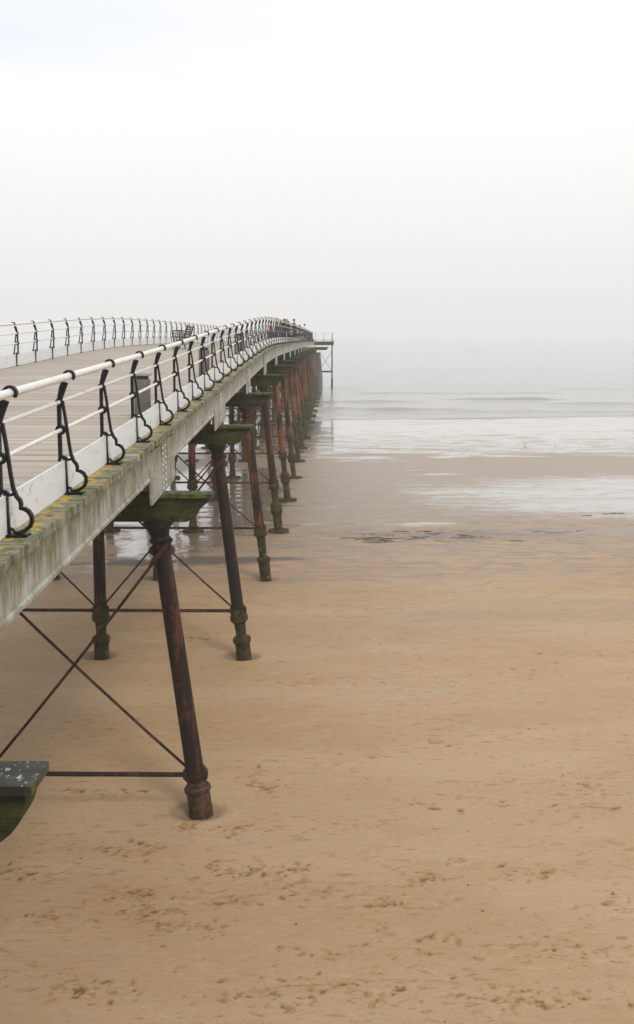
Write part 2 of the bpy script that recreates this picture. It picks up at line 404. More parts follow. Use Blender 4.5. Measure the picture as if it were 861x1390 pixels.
# scour hollows at the feet of the columns
ROWS = [-3.2, 5.4] + [13.8 + 7.25*k for k in range(20)]
BX = {'r': (-1.83, -2.36), 'c': (-4.84, -4.84), 'l': (-7.80, -7.36)}
for d in ROWS[1:]:
    for k in BX:
        stamp(BX[k][0]-.04, d, .33, .27, 0, .085 if d < 30 else .11, .0, rim=.2)
foot_shade = np.zeros_like(X)  # mask for the contact shade painted into the sand round each column foot
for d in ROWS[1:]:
    for k in BX: foot_shade = np.maximum(foot_shade, np.exp(-(((X-BX[k][0]+.06)/.42)**2+((Y-d)/.34)**2)**1.5)) if d < 80 else foot_shade
def sand_mat():
    n = NT('damp_beach_sand'); p = n.pos(); o = n.xyz(p)
    at = n.node('ShaderNodeAttribute', attribute_name='mark').outputs['Fac']
    big = n.noise(n.scale(p, (.16, .5, 1)), 1.0, 5, .6)
    fine = n.noise(p, 120, 3, .7)
    med = n.noise(n.scale(p, (1, 2.2, 1)), 1.5, 6, .68)
    dry = n.mix(n.ramp(big, .3, .7), (.412,.266,.138), (.488,.330,.192))
    dry = n.mix(n.m('MULTIPLY', n.ramp(med, .48, .68), .35), dry, (.46,.34,.22))
    dry = n.mix(n.m('MULTIPLY', n.ramp(fine, .5, .62), .35), dry, (.22,.14,.08))
    # orange flecks and freckles of shell grit
    fl = n.m('MULTIPLY', n.ramp(n.noise(n.scale(p, (3, 9, 3)), 1.2, 5, .7), .545, .62), n.ramp(n.noise(n.scale(p, (.35, .8, 1)), 1, 3), .42, .58))
    dry = n.mix(n.m('MULTIPLY', fl, .75), dry, (.30,.165,.062))
    fl2 = n.m('MULTIPLY', n.ramp(n.noise(n.scale(p, (4, 13, 3)), 1.0, 5, .72, .3), .535, .61), n.ramp(n.noise(n.scale(p, (.6, 1.1, 1)), 1.7, 4), .42, .6))
    dry = n.mix(n.m('MULTIPLY', fl2, .5), dry, (.52,.36,.20))
    fl3 = n.ramp(n.noise(n.scale(p, (1, 1.6, 1)), 17, 5, .8), .57, .66)
    dry = n.mix(n.m('MULTIPLY', fl3, .55), dry, (.23,.135,.06))
    brk = n.m('MULTIPLY', n.m('SUBTRACT', n.noise(p, 26, 5, .75), .5), 1.6)
    dry = n.mix(n.m('MULTIPLY', n.ramp(n.m('ADD', at, brk), .10, .50), n.ramp(at, .02, .2, 0, .75)), dry, (.31,.18,.068))
    dry = n.mix(n.m('MULTIPLY', n.ramp(n.m('ADD', at, brk), .46, .80), n.ramp(at, .1, .4, 0, .9)), dry, (.155,.088,.034))
    # greyer, saturated sand from about 28 m out, in long bands
    band = n.noise(n.scale(p, (.07, .33, 1)), 1.0, 5, .6, .6)
    g1 = n.m('ADD', o[1], n.m('MULTIPLY', n.m('SUBTRACT', band, .5), 34))
    grey = n.ramp(g1, 22, 44)
    c = n.mix(n.m('MULTIPLY', grey, .88), dry, (.300,.238,.184))
    gb = n.ramp(n.noise(n.scale(p, (.22, 1.5, 1)), 1.0, 6, .7, .4), .56, .66)
    c = n.mix(n.m('MULTIPLY', gb, n.m('MULTIPLY', n.ramp(o[1], 24, 30), .45)), c, (.17,.145,.13))
    gs = n.ramp(n.noise(n.scale(p, (.9, 3.4, 1)), 1.0, 6, .75, .8), .485, .58)
    c = n.mix(n.m('MULTIPLY', n.m('MULTIPLY', gs, .5), n.m('MULTIPLY', n.ramp(o[1], 26, 31), n.ramp(o[1], 42, 55, 1, 0))), c, (.16,.135,.12))
    of = n.ramp(n.noise(n.scale(p, (.8, 4, 1)), 1.0, 5, .75), .55, .62)
    c = n.mix(n.m('MULTIPLY', of, n.m('MULTIPLY', n.ramp(o[1], 18, 26), .55)), c, (.30,.17,.075))
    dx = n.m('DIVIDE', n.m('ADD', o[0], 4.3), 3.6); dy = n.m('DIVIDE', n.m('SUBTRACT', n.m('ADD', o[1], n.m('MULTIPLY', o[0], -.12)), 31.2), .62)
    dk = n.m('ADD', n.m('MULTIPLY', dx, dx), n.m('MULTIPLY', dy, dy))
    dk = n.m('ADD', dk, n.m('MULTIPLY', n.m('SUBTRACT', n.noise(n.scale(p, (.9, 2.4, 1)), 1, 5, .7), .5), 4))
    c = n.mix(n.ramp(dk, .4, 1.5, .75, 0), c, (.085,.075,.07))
    dx = n.m('DIVIDE', n.m('SUBTRACT', o[0], 4.2), 4.4); dy = n.m('DIVIDE', n.m('SUBTRACT', o[1], 35.2), 1.3)
    dk = n.m('ADD', n.m('MULTIPLY', dx, dx), n.m('MULTIPLY', dy, dy))
    dk = n.m('ADD', dk, n.m('MULTIPLY', n.m('SUBTRACT', n.noise(n.scale(p, (1.2, 4.2, 1)), 1, 6, .78, 1.0), .5), 13))
    c = n.mix(n.ramp(dk, -.6, 1.2, .7, 0), c, (.12,.105,.10))
    # water lying on the beach
    s1 = n.noise(n.scale(p, (.10, .42, 1)), 1.0, 6, .66, .5)
    zone1 = n.ramp(o[1], 55, 66)
    s2 = n.noise(n.scale(p, (.55, 1.5, 1)), 1.0, 5, .68, .3)
    w1 = n.m('MULTIPLY', n.ramp(n.m('ADD', s1, n.m('MULTIPLY', zone1, .32)), .64, .76), n.ramp(n.m('ADD', s2, n.ramp(o[1], 66, 84, 0, .16)), .40, .60, .25, 1))
    # right hand sheet, 38 to 52 m out
    dx = n.m('DIVIDE', n.m('SUBTRACT', o[0], 15), 10.5); dy = n.m('DIVIDE', n.m('SUBTRACT', o[1], 44.5), 6.3)
    e = n.m('ADD', n.m('MULTIPLY', dx, dx), n.m('MULTIPLY', dy, dy))
    e = n.m('ADD', e, n.m('MULTIPLY', n.m('SUBTRACT', s1, .5), 3.4))
    s3 = n.noise(n.scale(p, (1.3, 4.2, 1)), 1.0, 5, .7, .4)
    e = n.m('ADD', e, n.m('ADD', n.m('MULTIPLY', n.m('SUBTRACT', s2, .5), 2.2), n.m('MULTIPLY', n.m('SUBTRACT', s3, .5), 2.6)))
    w2 = n.ramp(e, -.1, 1.6, .9, 0)
    # pools between the columns
    dx = n.m('DIVIDE', n.m('ADD', o[0], 5.4), 3.5); dy = n.m('DIVIDE', n.m('SUBTRACT', o[1], 43), 12.5)
    e3 = n.m('ADD', n.m('MULTIPLY', dx, dx), n.m('MULTIPLY', dy, dy))
    e3 = n.m('ADD', e3, n.m('MULTIPLY', n.m('SUBTRACT', n.noise(n.scale(p, (.5, .55, 1)), 1, 5, .65, .4), .5), 2.6))
    w3 = n.ramp(e3, .6, 1.2, .8, 0)
    w4 = n.m('MULTIPLY', n.ramp(s1, .60, .66), n.ramp(o[1], 30, 40))
    w = n.m('MAXIMUM', n.m('MAXIMUM', w1, w2), n.m('MAXIMUM', w3, n.m('MULTIPLY', w4, .8)))
    br = n.node('ShaderNodeAttribute', attribute_name='bar').outputs['Fac']
    w = n.m('MULTIPLY', w, n.ramp(br, .15, .5, 1, 0))
    c = n.mix(n.m('MAXIMUM', n.m('MULTIPLY', w, .6), br), c, (.20,.16,.125))
    hl = n.node('ShaderNodeAttribute', attribute_name='foot_shade').outputs['Fac']
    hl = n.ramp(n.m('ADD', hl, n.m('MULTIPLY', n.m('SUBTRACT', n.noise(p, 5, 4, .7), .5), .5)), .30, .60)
    c = n.mix(n.m('MULTIPLY', hl, .5), c, (.17,.115,.07))  # contact shade at the column feet, put into the sand colour
    damp = n.m('MAXIMUM', grey, n.ramp(big, .5, .75, 0, .35))
    rough = n.mix(damp, .62, .38)
    rough = n.mix(w, rough, .06)
    hb = n.m('ADD', n.m('MULTIPLY', n.noise(p, 40, 5, .75), .6), n.m('MULTIPLY', n.noise(n.scale(p, (3, 9, 4)), 1.0, 5, .65), 1.5))
    hb = n.m('MULTIPLY', hb, n.m('SUBTRACT', 1, n.m('MULTIPLY', w, .93)))
    hb2 = n.m('MULTIPLY', n.noise(n.scale(p, (1.6, 5, 1)), 1.0, 4, .6), n.m('MULTIPLY', w, n.ramp(o[1], 40, 60, .35, 1.3)))
    nor = n.bump(n.m('ADD', hb, hb2), .02, .9)
    return n.set(c, rough, nor, IOR=1.38, Coat_Weight=n.m('MULTIPLY', w, 1.0), Coat_Roughness=.04, Coat_IOR=1.33)
sand = struct(link('ground', grid_mesh('ground', xs, ys, Z, sand_mat(), {'mark': mark, 'bar': bar, 'foot_shade': foot_shade})))

# ------------------------------------------------------------------ sea
def sea_mat():
    n = NT('shallow_sea_water'); p = n.pos(); o = n.xyz(p)
    c = n.mix(n.ramp(o[1], 92, 170), (.34,.325,.295), (.29,.31,.30))
    h = n.m('ADD', n.noise(n.scale(p, (.35, 1.1, 1)), 1.0, 5, .6, .3), n.m('MULTIPLY', n.noise(n.scale(p, (1.3, 4, 1)), 1.0, 4, .6), .30))
    return n.set(c, .09, n.bump(n.m('MULTIPLY', h, n.ramp(o[1], 100, 260, 1, .45)), .15, .7), IOR=1.33)
sx = np.array([-v for v in reversed(grow(60, 3300, 1.2, 1.12, 300))] + list(np.arange(-59, 60, 1.0)) + grow(60, 3300, 1.2, 1.12, 300))
sy = np.array(grow(70.0, 140, .22, 1.0, .22) + grow(140.3, 3800, .3, 1.02, 150))
WX, WY = np.meshgrid(sx, sy)
WZ = np.full_like(WX, -.085)
amp = np.clip((WY-96)/60, 0, 1)
WZ += amp*.09*fbm(WX/7, WY/2.2, 4, 61) + amp*.05*np.sin(WY*.9+4*fbm(WX/25, WY/12, 3, 71))
def swell(y0, x0, x1, h, wd, slope=.03, seed=0):
    yc = y0 + slope*WX + 2.0*(vnoise(WX/9, WX*0, seed)-.5)
    ext = 1/(1+np.exp(-(WX-x0)/1.2))*1/(1+np.exp((WX-x1)/1.2))
    t = (WY-yc)/wd
    return h*ext*np.where(t < 0, np.exp(-(t*2.3)**2), np.exp(-(t*.8)**2))*(.6+.8*vnoise(WX/5, WX*0+seed, seed+3))
WZ += swell(103.5, 4, 13, .24, .42, seed=1) + swell(104.8, -1.5, 1.6, .28, .4, seed=2) + swell(100.5, 12, 60, .10, .35, seed=3)
WZ += swell(123.5, 15.5, 25.5, .30, .5, seed=4) + swell(113, 24, 60, .14, .5, seed=5) + swell(97.5, -30, 60, .07, .3, .10, seed=6)
WZ += swell(118, -1, 9, .12, .5, seed=7) + swell(138, 3, 30, .16, .8, seed=8) + swell(150, 20, 60, .12, .9, seed=9) + swell(106, -50, -8, .3, .5, seed=10)
struct(link('sea', grid_mesh('sea', sx, sy, WZ, sea_mat())))

# ------------------------------------------------------------------ pier deck
pier = thing('pier_deck', 'long timber pier deck on stained pale girders with lichen on its board ends', 'pier', (0, 0, 0))
mb = MB(); d = -8.0
while d < HEAD1:
    z = deck_z(d+.07); j1 = random.uniform(-.022, .016); j2 = random.uniform(-.02, .02); t = random.uniform(-.004, .004)
    z0 = deck_z(d)+t; z1 = deck_z(d+.145)+t
    xr = XR + j1; xl = XL + j2
    v = [(xl,d,z0-.075),(xr,d,z0-.075),(xr,d+.145,z1-.075),(xl,d+.145,z1-.075),(xl,d,z0),(xr,d,z0),(xr,d+.145,z1),(xl,d+.145,z1)]
    mb.add(v, [(0,3,2,1),(4,5,6,7),(0,1,5,4),(1,2,6,5),(2,3,7,6),(3,0,4,7)])
    d += .155
mb.build('decking', M_DECK, pier)
def girder(x, w, h, name='girder', inset=.079, y1=HEAD1, fl=.018):
    """plate girder under the boards with a bottom flange"""
    m = MB(); ds = list(np.arange(-8, y1+.01, 1.0)); prev = None; vs = []; fs = []
    prof = [(x-w/2, -inset), (x+w/2, -inset), (x+w/2, -h+.05), (x+w/2+fl, -h+.03), (x+w/2+fl, -h), (x-w/2-fl, -h), (x-w/2-fl, -h+.03), (x-w/2, -h+.05)]
    k = len(prof)
    for i, d in enumerate(ds):
        for a, b in prof: vs.append((a, d, deck_z(d)+b))
    for i in range(len(ds)-1):
        for j in range(k):
            j2 = (j+1) % k; fs.append((i*k+j, i*k+j2, i*k+k+j2, i*k+k+j))
    fs.append(tuple(range(k))); fs.append(tuple((len(ds)-1)*k+j for j in range(k)))
    m.add(vs, fs); o = m.build(name, M_GIRDER, pier); me = o.data
    at = me.attributes.new('drop', 'FLOAT', 'POINT'); at.data.foreach_set('value', [deck_z(v.co.y)-v.co.z for v in me.vertices]); return o
girder(XR-.09, .12, .46); girder(XL+.09, .12, .46); girder(-4.9, .2, .46); girder(-7.2, .16, .44); girder(-3.6, .16, .44)
# splice plates over every trestle, two rows of bolts in each
def plate_mesh(half, sgn):
    m = MB()
    z1 = -.10; z0 = -.777
    x0, x1 = 0.0, .022
    pts = [(-half, z1), (half, z1), (half, z0+.02), (half*.86, z0), (-half*.96, z0), (-half, z0+.02)]
    v = [(x0*sgn, y, z) for y, z in pts] + [(x1*sgn, y, z) for y, z in pts]
    n = len(pts)
    m.add(v, [tuple(reversed(range(n))), tuple(range(n, 2*n))] + [(i, (i+1) % n, n+(i+1) % n, n+i) for i in range(n)])
    m.box(min(x1*sgn, .03*sgn), max(x1*sgn, .03*sgn)+.001, -.17, .17, z0+.03, -.12)
    for yy in (-.11, .11):
        for i in range(8):
            m.ball((.033*sgn, yy, -.16-.078*i), .020, 8, 5, (.7, 1, 1), mi=1)
    return m
pm = {}
for sgn, xx in ((1, XR-.03), (-1, XL+.03)):
    for half in (1.0, .62):
        me = pm[(sgn, half)] = plate_mesh(half, sgn).mesh('splice_plate', [M_GIRDER, M_BOLT])
        at = me.attributes.new('drop', 'FLOAT', 'POINT'); at.data.foreach_set('value', [-v.co.z for v in me.vertices])
    for i, d in enumerate(ROWS):
        half = 1.0 if i < 4 else .62
        if sgn == -1 and i > 14: continue
        o = link('splice_plate', pm[(sgn, half)], pier, (xx, d, deck_z(d)))
        sl = (deck_z(d+1)-deck_z(d-1))/2
        o.rotation_euler = (math.atan(sl), 0, 0)
# pier head platform
m = MB()
zb = deck_z(150)
d = HEAD0
while d < HEAD1:
    m.box(XR+.03, XH+random.uniform(-.03,.03), d, d+.145, deck_z(d)-.07, deck_z(d)+.003); d += .155
m.build('head_decking', M_DECK, pier)
m = MB()
m.box(XR+.005, XH-.05, HEAD0-.14, HEAD0-.004, zb-.5, zb-.02); m.box(XH-.2, XH-.08, HEAD0+.004, HEAD1, zb-.42, zb-.085)
m.build('edge_beam', M_GREEN, pier)

# ------------------------------------------------------------------ trestles
TIE = {0:.55,1:.55,2:.55,3:1.0,4:1.45,5:1.75,6:2.0}
ordw = ['hidden','nearest','second','third','fourth','fifth','sixth','seventh','eighth','ninth','tenth','eleventh','twelfth','thirteenth',
        'fourteenth','fifteenth','sixteenth','seventeenth','eighteenth','nineteenth','twentieth','last']
extra = {1:'trestle at lower left showing only its wet dark cap with bird droppings',
 2:'nearest full trestle, dark rusty columns, right foot in a plain rusty drum',
 3:'second full trestle, right foot in a two ringed socket on dry sand',
 4:'third full trestle, right foot with mossy ring beside the dark wet streak',
 5:'fourth full trestle, whose right column is nearest to stand on a mossy disc',
 6:'fifth full trestle, orange rusty columns standing in the bright pools'}
for i in range(7, 22):
    extra[i] = 'rusty weed covered trestle, %s full one counted from the viewer' % ordw[i-1]
extra[0] = 'rusty iron trestle beneath the shoreward end of the deck, behind the viewer'
tree = 'iron trestles carrying the pier'
def column(par, xb, xt, zt, zt_tie, i):
    """raking column: shaft, ring at the tie, narrow neck, drum at the foot, capital"""
    def at(z): return Vector((xb+(xt-xb)*z/zt, 0, z))
    n = 18 if i < 8 else 12
    b = MB()
    r0, r1 = .129, .116
    b.tube([at(zt_tie-.1), at(zt_tie+.5), at(zt-.02)], [r0, r0*.98, r1], n)
    col = b.build('column', M_IRON, par, True)
    # collar where the rods meet
    b = MB(); k = at(zt_tie)
    if i <= 2:
        b.tube([at(.30), at(.33), at(.37), at(.40)], [.165,.19,.19,.165], n)
        b.tube([at(-.25), at(.31)], [.172, .165], n)
        b.tube([at(.39), at(zt_tie-.08)], [.137, .136], n)
    else:
        top = zt_tie-.12
        b.tube([at(top-.12), at(top-.08), at(top+.02), at(top+.06), at(top+.16)], [.145,.185,.19,.15,.145], n)
        nk = max(.5, top-.65)
        b.tube([at(nk-.06), at(nk), at(top-.1)], [.145, .105, .125], n)
        if i <= 4:
            b.tube([at(-.2), at(.2), at(nk-.20), at(nk-.16), at(nk-.08), at(nk-.04)], [.16,.155,.16,.19,.19,.15], n)
        else:
            bump = [random.uniform(-.02,.035) for _ in range(6)]
            b.tube([at(-.2), at(.15), at(nk*.35), at(nk*.6), at(nk-.2), at(nk-.04)], [.15+abs(bump[0])]+[.135+q for q in bump[1:5]]+[.15], n)
            b.tube([at(nk*.6), at(nk*.6+.1), at(nk*.6+.35), at(nk*.6+.45)], [.14,.20,.205,.15], n)
    b.build('footing', M_FOOT, col, True)
    if i >= 5:
        b = MB(); h = .10 if i < 10 else .16; rr = .40 if i < 10 else .48
        rad = [rr*random.uniform(.92,1.08) for _ in range(20)]
        vs = [(xb+rad[j]*math.cos(j*PI/10), rad[j]*math.sin(j*PI/10), -.1) for j in range(20)] + [(xb+rad[j]*.93*math.cos(j*PI/10), rad[j]*.93*math.sin(j*PI/10), h*random.uniform(.8,1)) for j in range(20)]
        b.add(vs, [tuple(range(20,40)), tuple(reversed(range(20)))]+[(j,(j+1)%20,20+(j+1)%20,20+j) for j in range(20)])
        b.build('base_disc', M_FOOT, col)
    b = MB()
    b.tube([at(zt-.30), at(zt-.28), at(zt-.25), at(zt-.22)], [.12,.15,.15,.125], n)
    b.tube([at(zt-.22), at(zt-.12), at(zt-.06), at(zt)], [.125,.15,.20,.205], n)
    b.build('capital', M_CAP, col, True)
    return at
for i, d in enumerate(ROWS):
    zc = deck_z(d) - .78           # top of the cap plank
    tr = thing('pier_trestle', extra[i], 'trestle', (0, d, 0), 0, tree)
    head = i >= 20
    xe = -.42 if head else -1.60
    tz = TIE.get(i, 2.05)
    b = MB()
    zt = zc-.055; zl = zt-.33
    # cap beam: flat under the girders, rounded off at both tips
    pr = []
    x1 = xe-.05
    if i < 2:
        for k in range(9):
            q = k/8*PI/2
            pr.append((x1-.30+.30*math.cos(q), zt-.02-.31*math.sin(q)))
    else:
        pr += [(x1-.01, zt-.06), (x1-.09, zt-.13), (x1-.22, zt-.29), (x1-.30, zt-.33)]
    left = -8.12
    for k in range(9):
        q = PI/2-k/8*PI/2
        pr.append((left+.30-.30*math.cos(q), zt-.02-.31*math.sin(q)))
    pr = [(x1, zt)] + pr + [(left, zt)]
    n = len(pr); w = .12
    b.add([(x,-w,z) for x, z in pr]+[(x,w,z) for x, z in pr], [tuple(reversed(range(n))), tuple(range(n,2*n))]+[(k,(k+1)%n,n+(k+1)%n,n+k) for k in range(n)])
    cap = b.build('cap_beam', M_GREEN, tr)
    b = MB(); b.box(-8.2, xe, -.17, .17, zt+.001, zc); b.build('cap_plank', M_SLAB, cap)
    A = {}
    for k, (xb, xt) in BX.items(): A[k] = column(tr, xb, xt, zl-.003, tz, i)
    for a, c in (('c', 'r'), ('l', 'c')):
        b = MB(); p, q = A[a](tz), A[c](tz)
        b.tube([p+Vector((.1,0,0)), q-Vector((.1,0,0))], .036, 8)
        b.build('tie_rod', M_ROD, tr, True)
        for (s1, z1, s2, z2) in ((a, tz+.03, c, zl-.42), (c, tz-.10, a, zl-.82)):
            b = MB(); P = A[s1](z1)+Vector((0,-.16 if s1 == a else .16,0)); Q = A[s2](z2)+Vector((0,-.16 if s1 == a else .16,0))
            dr = (Q-P).normalized(); mid = P.lerp(Q, .55)
            sag = Vector((0,0,-.035))
            b.tube([P-dr*.12, P.lerp(Q,.25)+sag, P.lerp(Q,.5)+sag*1.3, P.lerp(Q,.75)+sag, Q+dr*.18], .021, 7)
            b.tube([Q-dr*.22, Q-dr*.18, Q+dr*.22, Q+dr*.26], [.022,.034,.034,.026], 8)
            b.tube([P-dr*.10, P-dr*.06, P+dr*.06, P+dr*.10], [.03,.055,.055,.03], 8)
            b.build('brace_rod', M_ROD, tr, True)
    for k in BX:      # eye brackets the rods pin into
        for zz, hh in ((tz, .09), (zl-.42, .06)):
            b = MB(); p = A[k](zz); r_ = .155
            vs = []; pts = [(-.17,-hh*.5),(-.10,-hh*1.2),(.10,-hh*1.2),(.17,-hh*.5),(.175,hh*.6),(.12,hh*1.5),(-.12,hh*1.5),(-.175,hh*.6)]
            b.add([(p.x+a, -.045, zz+c_) for a, c_ in pts]+[(p.x+a, .045, zz+c_) for a, c_ in pts],
                  [tuple(range(8)), tuple(range(15,7,-1))]+[(q,(q+1)%8,8+(q+1)%8,8+q) for q in range(8)])
            b.build('eye_bracket', M_FOOT, tr)
# outer leg of the pier head
ol = thing('landing_frame', 'slim iron leg with crossed rods standing in the sea under the pier head corner', 'trestle', (0, 154.5, 0))
b = MB(); b.tube([(.08,0,-2.5),(.08,0,1.3)], .15, 10); b.build('footing', M_FOOT, ol, True)
b = MB(); b.tube([(.08,0,1.3),(.08,0,zb-.43)], .10, 10); b.build('column', M_ROD, ol, True)
b = MB(); b.box(-1.9, 0, -.08, .08, 2.25, 2.5); b.build('tie_beam', M_ROD, ol)
for z0_, z1_ in ((2.5, 5.3), (5.3, 2.5)):
    b = MB(); b.tube([(-1.8, -.05 if z0_ < z1_ else .05, z0_), (.0, -.05 if z0_ < z1_ else .05, z1_)], .028, 6); b.build('brace_rod', M_ROD, ol)
# solid bulkhead under the far end
bk = MB()
n = NT('grey_weathered_bulkhead'); p = n.pos()
c = n.mix(n.ramp(n.noise(n.scale(p, (4, 4, .5)), 1.0, 5), .35, .65), (.10,.095,.085), (.20,.19,.17))
n.set(c, .8, n.bump(n.noise(p, 8, 4), .02, .8)); M_BULK = n.mat
for k in range(24):
    y = 141+k*.62
    bk.tube([(-1.62, y, -2.4), (-1.66, y, 1.5), (-2.0, y, 5.2)], .33, 8)
tag(bk.build('timber_bulkhead', M_BULK), 'solid grey wall of upright piles under the seaward end of the pier', 'bulkhead')

# ------------------------------------------------------------------ railings
def post_mesh(sgn):
    m = MB(); t = .019
    def rb(pts, w, tt=t): m.ribbon([(sgn*u, z) for u, z in pts], w, -tt, tt)
    rb([(.0,.0),(-.008,.17),(-.012,.335)], .030)
    rb([(-.066,.305),(-.058,.335),(-.040,.352),(-.012,.345),(.016,.318),(.046,.325)], .024, t*.9)
    rb([(-.052,.325),(-.052,.60),(-.050,.80),(-.038,.90),(-.014,.98),(.010,1.045)], [.034,.034,.036,.046,.060,.062])
    rb([(-.018,.87),(.004,.72),(.032,.48),(.050,.355)], .026, t*.85)
    rb([(.050,.365),(.070,.31),(.098,.275),(.104,.245),(.100,.218),(.130,.212),(.160,.193),(.182,.155),(.184,.115),(.166,.075),(.130,.045),(.085,.026)], [.028]*4+[.03]*8)
    rb([(.0,.02),(.018,.062),(.034,.052),(.045,.03),(.085,.026)], .018, t*.8)
    arc = [(.052+.047*math.cos(R(a)), 1.10+.047*math.sin(R(a))) for a in range(215, -46, -20)]
    rb(arc, .020, t*1.15)
    # knuckle
    rb([(-.042+.034*math.cos(R(a)), .60+.036*math.sin(R(a))) for a in range(0, 361, 30)], .026, t*1.2)
    rb([(-.052+.02*math.cos(R(a)), .86+.022*math.sin(R(a))) for a in range(0, 361, 45)], .022, t*1.2)
    m.box(min(-.035*sgn, .155*sgn), max(-.035*sgn, .155*sgn), -.06, .06, -.004, .017)
    return m.mesh('post', M_POST)
PM = {1: post_mesh(1), -1: post_mesh(-1)}
S = 1.775
def railing(label, x, sgn, n0, n1, dend):
    rl = thing('pier_railing', label, 'railing', (x, 0, 0))
    for k in range(n0, n1):
        d = 7.78+S*k
        o = link('post', PM[sgn], rl, (0, d, deck_z(d)+.002))
    ds = []
    k = -9
    a = 7.78+S*n0-.4
    ds = list(np.arange(a, dend, S/2)) + [dend]
    for u, h, r, nm in ((.052, 1.10, .0335, 'handrail'), (-.045, .86, .019, 'mid_rail'), (-.040, .60, .019, 'mid_rail')):
        m = MB(); m.tube([(sgn*u, d, deck_z(d)+h) for d in ds], r, 12 if r > .03 else 8)
        for k in range(n0, n1, 3):       # sleeve joints
            d = 7.78+S*k+.62
            if d < dend-1 : m.tube([(sgn*u, d-.05, deck_z(d-.05)+h), (sgn*u, d+.05, deck_z(d+.05)+h)], r*1.13, 12)
        m.build(nm, M_WHITE, rl, True)
    m = MB(); vs = []; fs = []
    for i, d in enumerate(ds):
        z = deck_z(d)
        ka, kb = (-.024, -.006) if sgn > 0 else (.004, .022)
        for a_, b_ in ((ka,.012),(kb,.012),(kb,.318),(ka,.318)): vs.append((sgn*a_, d, z+b_))
    for i in range(len(ds)-1):
        for j in range(4): fs.append((i*4+j, i*4+(j+1) % 4, i*4+4+(j+1) % 4, i*4+4+j))
    fs += [(0,1,2,3), tuple((len(ds)-1)*4+j for j in range(4))]
    m.add(vs, fs); m.build('kickboard', M_KICK, rl)
    return rl
railing('near white railing with black scrolled iron posts along the right edge of the deck', UR, 1, -7, 74, HEAD0)
railing('far white railing with hooked black iron posts along the left edge of the deck', UL, -1, -7, 84, HEAD1-.3)
hr = thing('pier_railing', 'short railing round the widened pier head out over the sea', 'railing', (0, 0, 0))
zh = deck_z(150)
for x in np.linspace(XR+.1, XH-.25, 3): link('post', PM[1], hr, (float(x), HEAD0+.2, zh), -PI/2)
for y in np.linspace(HEAD0+1.8, HEAD1-.4, 9): link('post', PM[1], hr, (XH-.25, float(y), zh))
for h, r in ((1.1,.036),(.86,.019),(.6,.019)):
    m = MB(); m.tube([(XR, HEAD0+.2, zh+h), (XH-.25, HEAD0+.2, zh+h), (XH-.25, HEAD1-.3, zh+h)], r, 8); m.build('rail', M_WHITE, hr, True)
m = MB(); m.box(XR+.05, XH-.28, HEAD0+.2, HEAD0+.22, zh+.02, zh+.32); m.box(XH-.27, XH-.25, HEAD0+.25, HEAD1-.3, zh+.02, zh+.32); m.build('kickboard', M_KICK, hr)

# ------------------------------------------------------------------ bins and benches
M_BIN = plain('bin_grey_brown', (.13,.12,.10), .5, .2, 6)
M_BINLID = plain('bin_lid_grey', (.30,.33,.35), .45, .15, 8)
M_BLACK = plain('cast_black', (.016,.016,.017), .45, .3, 20)
M_SLAT = plain('bench_slat', (.05,.035,.025), .55, .3, 9)
def make_bin():
    r = thing('litter_bin', '', 'litter bin')
    b = MB(); b.lathe((0,0,0), [(.11,.0),(.125,.02),(.125,.58),(.12,.60)], 20); b.build('body', M_BIN, r, True)
    b = MB(); b.lathe((0,0,.60), [(.10,0),(.10,.05)], 20); b.build('opening', M_BLACK, r, True)
    b = MB(); b.lathe((0,0,.65), [(.135,0),(.145,.01),(.145,.04),(.12,.06),(.04,.07)], 20); b.build('lid', M_BINLID, r, True)
    return r
b0 = make_bin()
for k, (x, y, lab) in enumerate(((-2.86, 15.6, 'brown cylindrical litter bin with grey lid, largest and nearest behind the railing'),
                                 (-2.90, 23.6, 'grey litter bin behind the railing, second from the viewer'),
                                 (-2.90, 33.0, 'small dark litter bin farthest up the deck behind the railing'))):
    o = b0 if k == 0 else copy_tree(b0)
    o.location = (x, y, deck_z(y)+.004); o['label'] = lab; o['group'] = 'litter bins on the deck'
def make_bench():
    r = thing('deck_bench', '', 'bench')
    for y in (-.75, .75):
        m = MB(); t = .02
        def rb(p, w): m.ribbon(p, w, y-t, y+t)
        rb([(-.30,0),(-.27,.25),(-.29,.42),(-.30,.63)], .035)
        rb([(.13,0),(.10,.22),(.10,.42),(.17,.62),(.24,.86)], .04)
        rb([(-.33,.64),(-.1,.655),(.17,.63)], .04)
        rb([(-.30,.42),(.10,.40)], .04); rb([(-.28,.18),(.11,.18)], .02)
        for k in range(3):
            cx = -.20+.13*k
            rb([(cx+.055*math.cos(R(a)), .53+.055*math.sin(R(a))) for a in range(0, 361, 45)], .022)
            rb([(cx+.05*math.cos(R(a)), .30+.06*math.sin(R(a))) for a in range(0, 361, 45)], .022)
        rb([(.12,.55),(.0,.42)], .02)
        m.build('end_frame', M_BLACK, r)
    m = MB()
    for k in range(5): m.box(-.27+.075*k, -.215+.075*k, -.82, .82, .425, .45)
    m.build('seat', M_SLAT, r)
    m = MB()
    for k in range(4):
        z = .50+.085*k; x = .115+.0*k+(z-.45)*.28
        m.box(x-.012, x+.012, -.82, .82, z, z+.06)
    m.build('backrest', M_SLAT, r)
    return r
be = make_bench()
for k, (x, y, lab) in enumerate(((-5.32, 37.6, 'black cast iron bench standing alone in the middle of the deck past the bins'),
                                 (-2.98, 54.0, 'dark iron bench backing on the railing just beyond the crest'),
                                 (-2.98, 62.5, 'dark iron bench against the railing beside the person in tan top'), (-2.98, 79.0, 'dark iron bench against the railing between the dark clothed people'))):
    o = be if k == 0 else copy_tree(be)
    o.location = (x, y, deck_z(y)+.004); o['label'] = lab; o['group'] = 'iron benches on the deck'

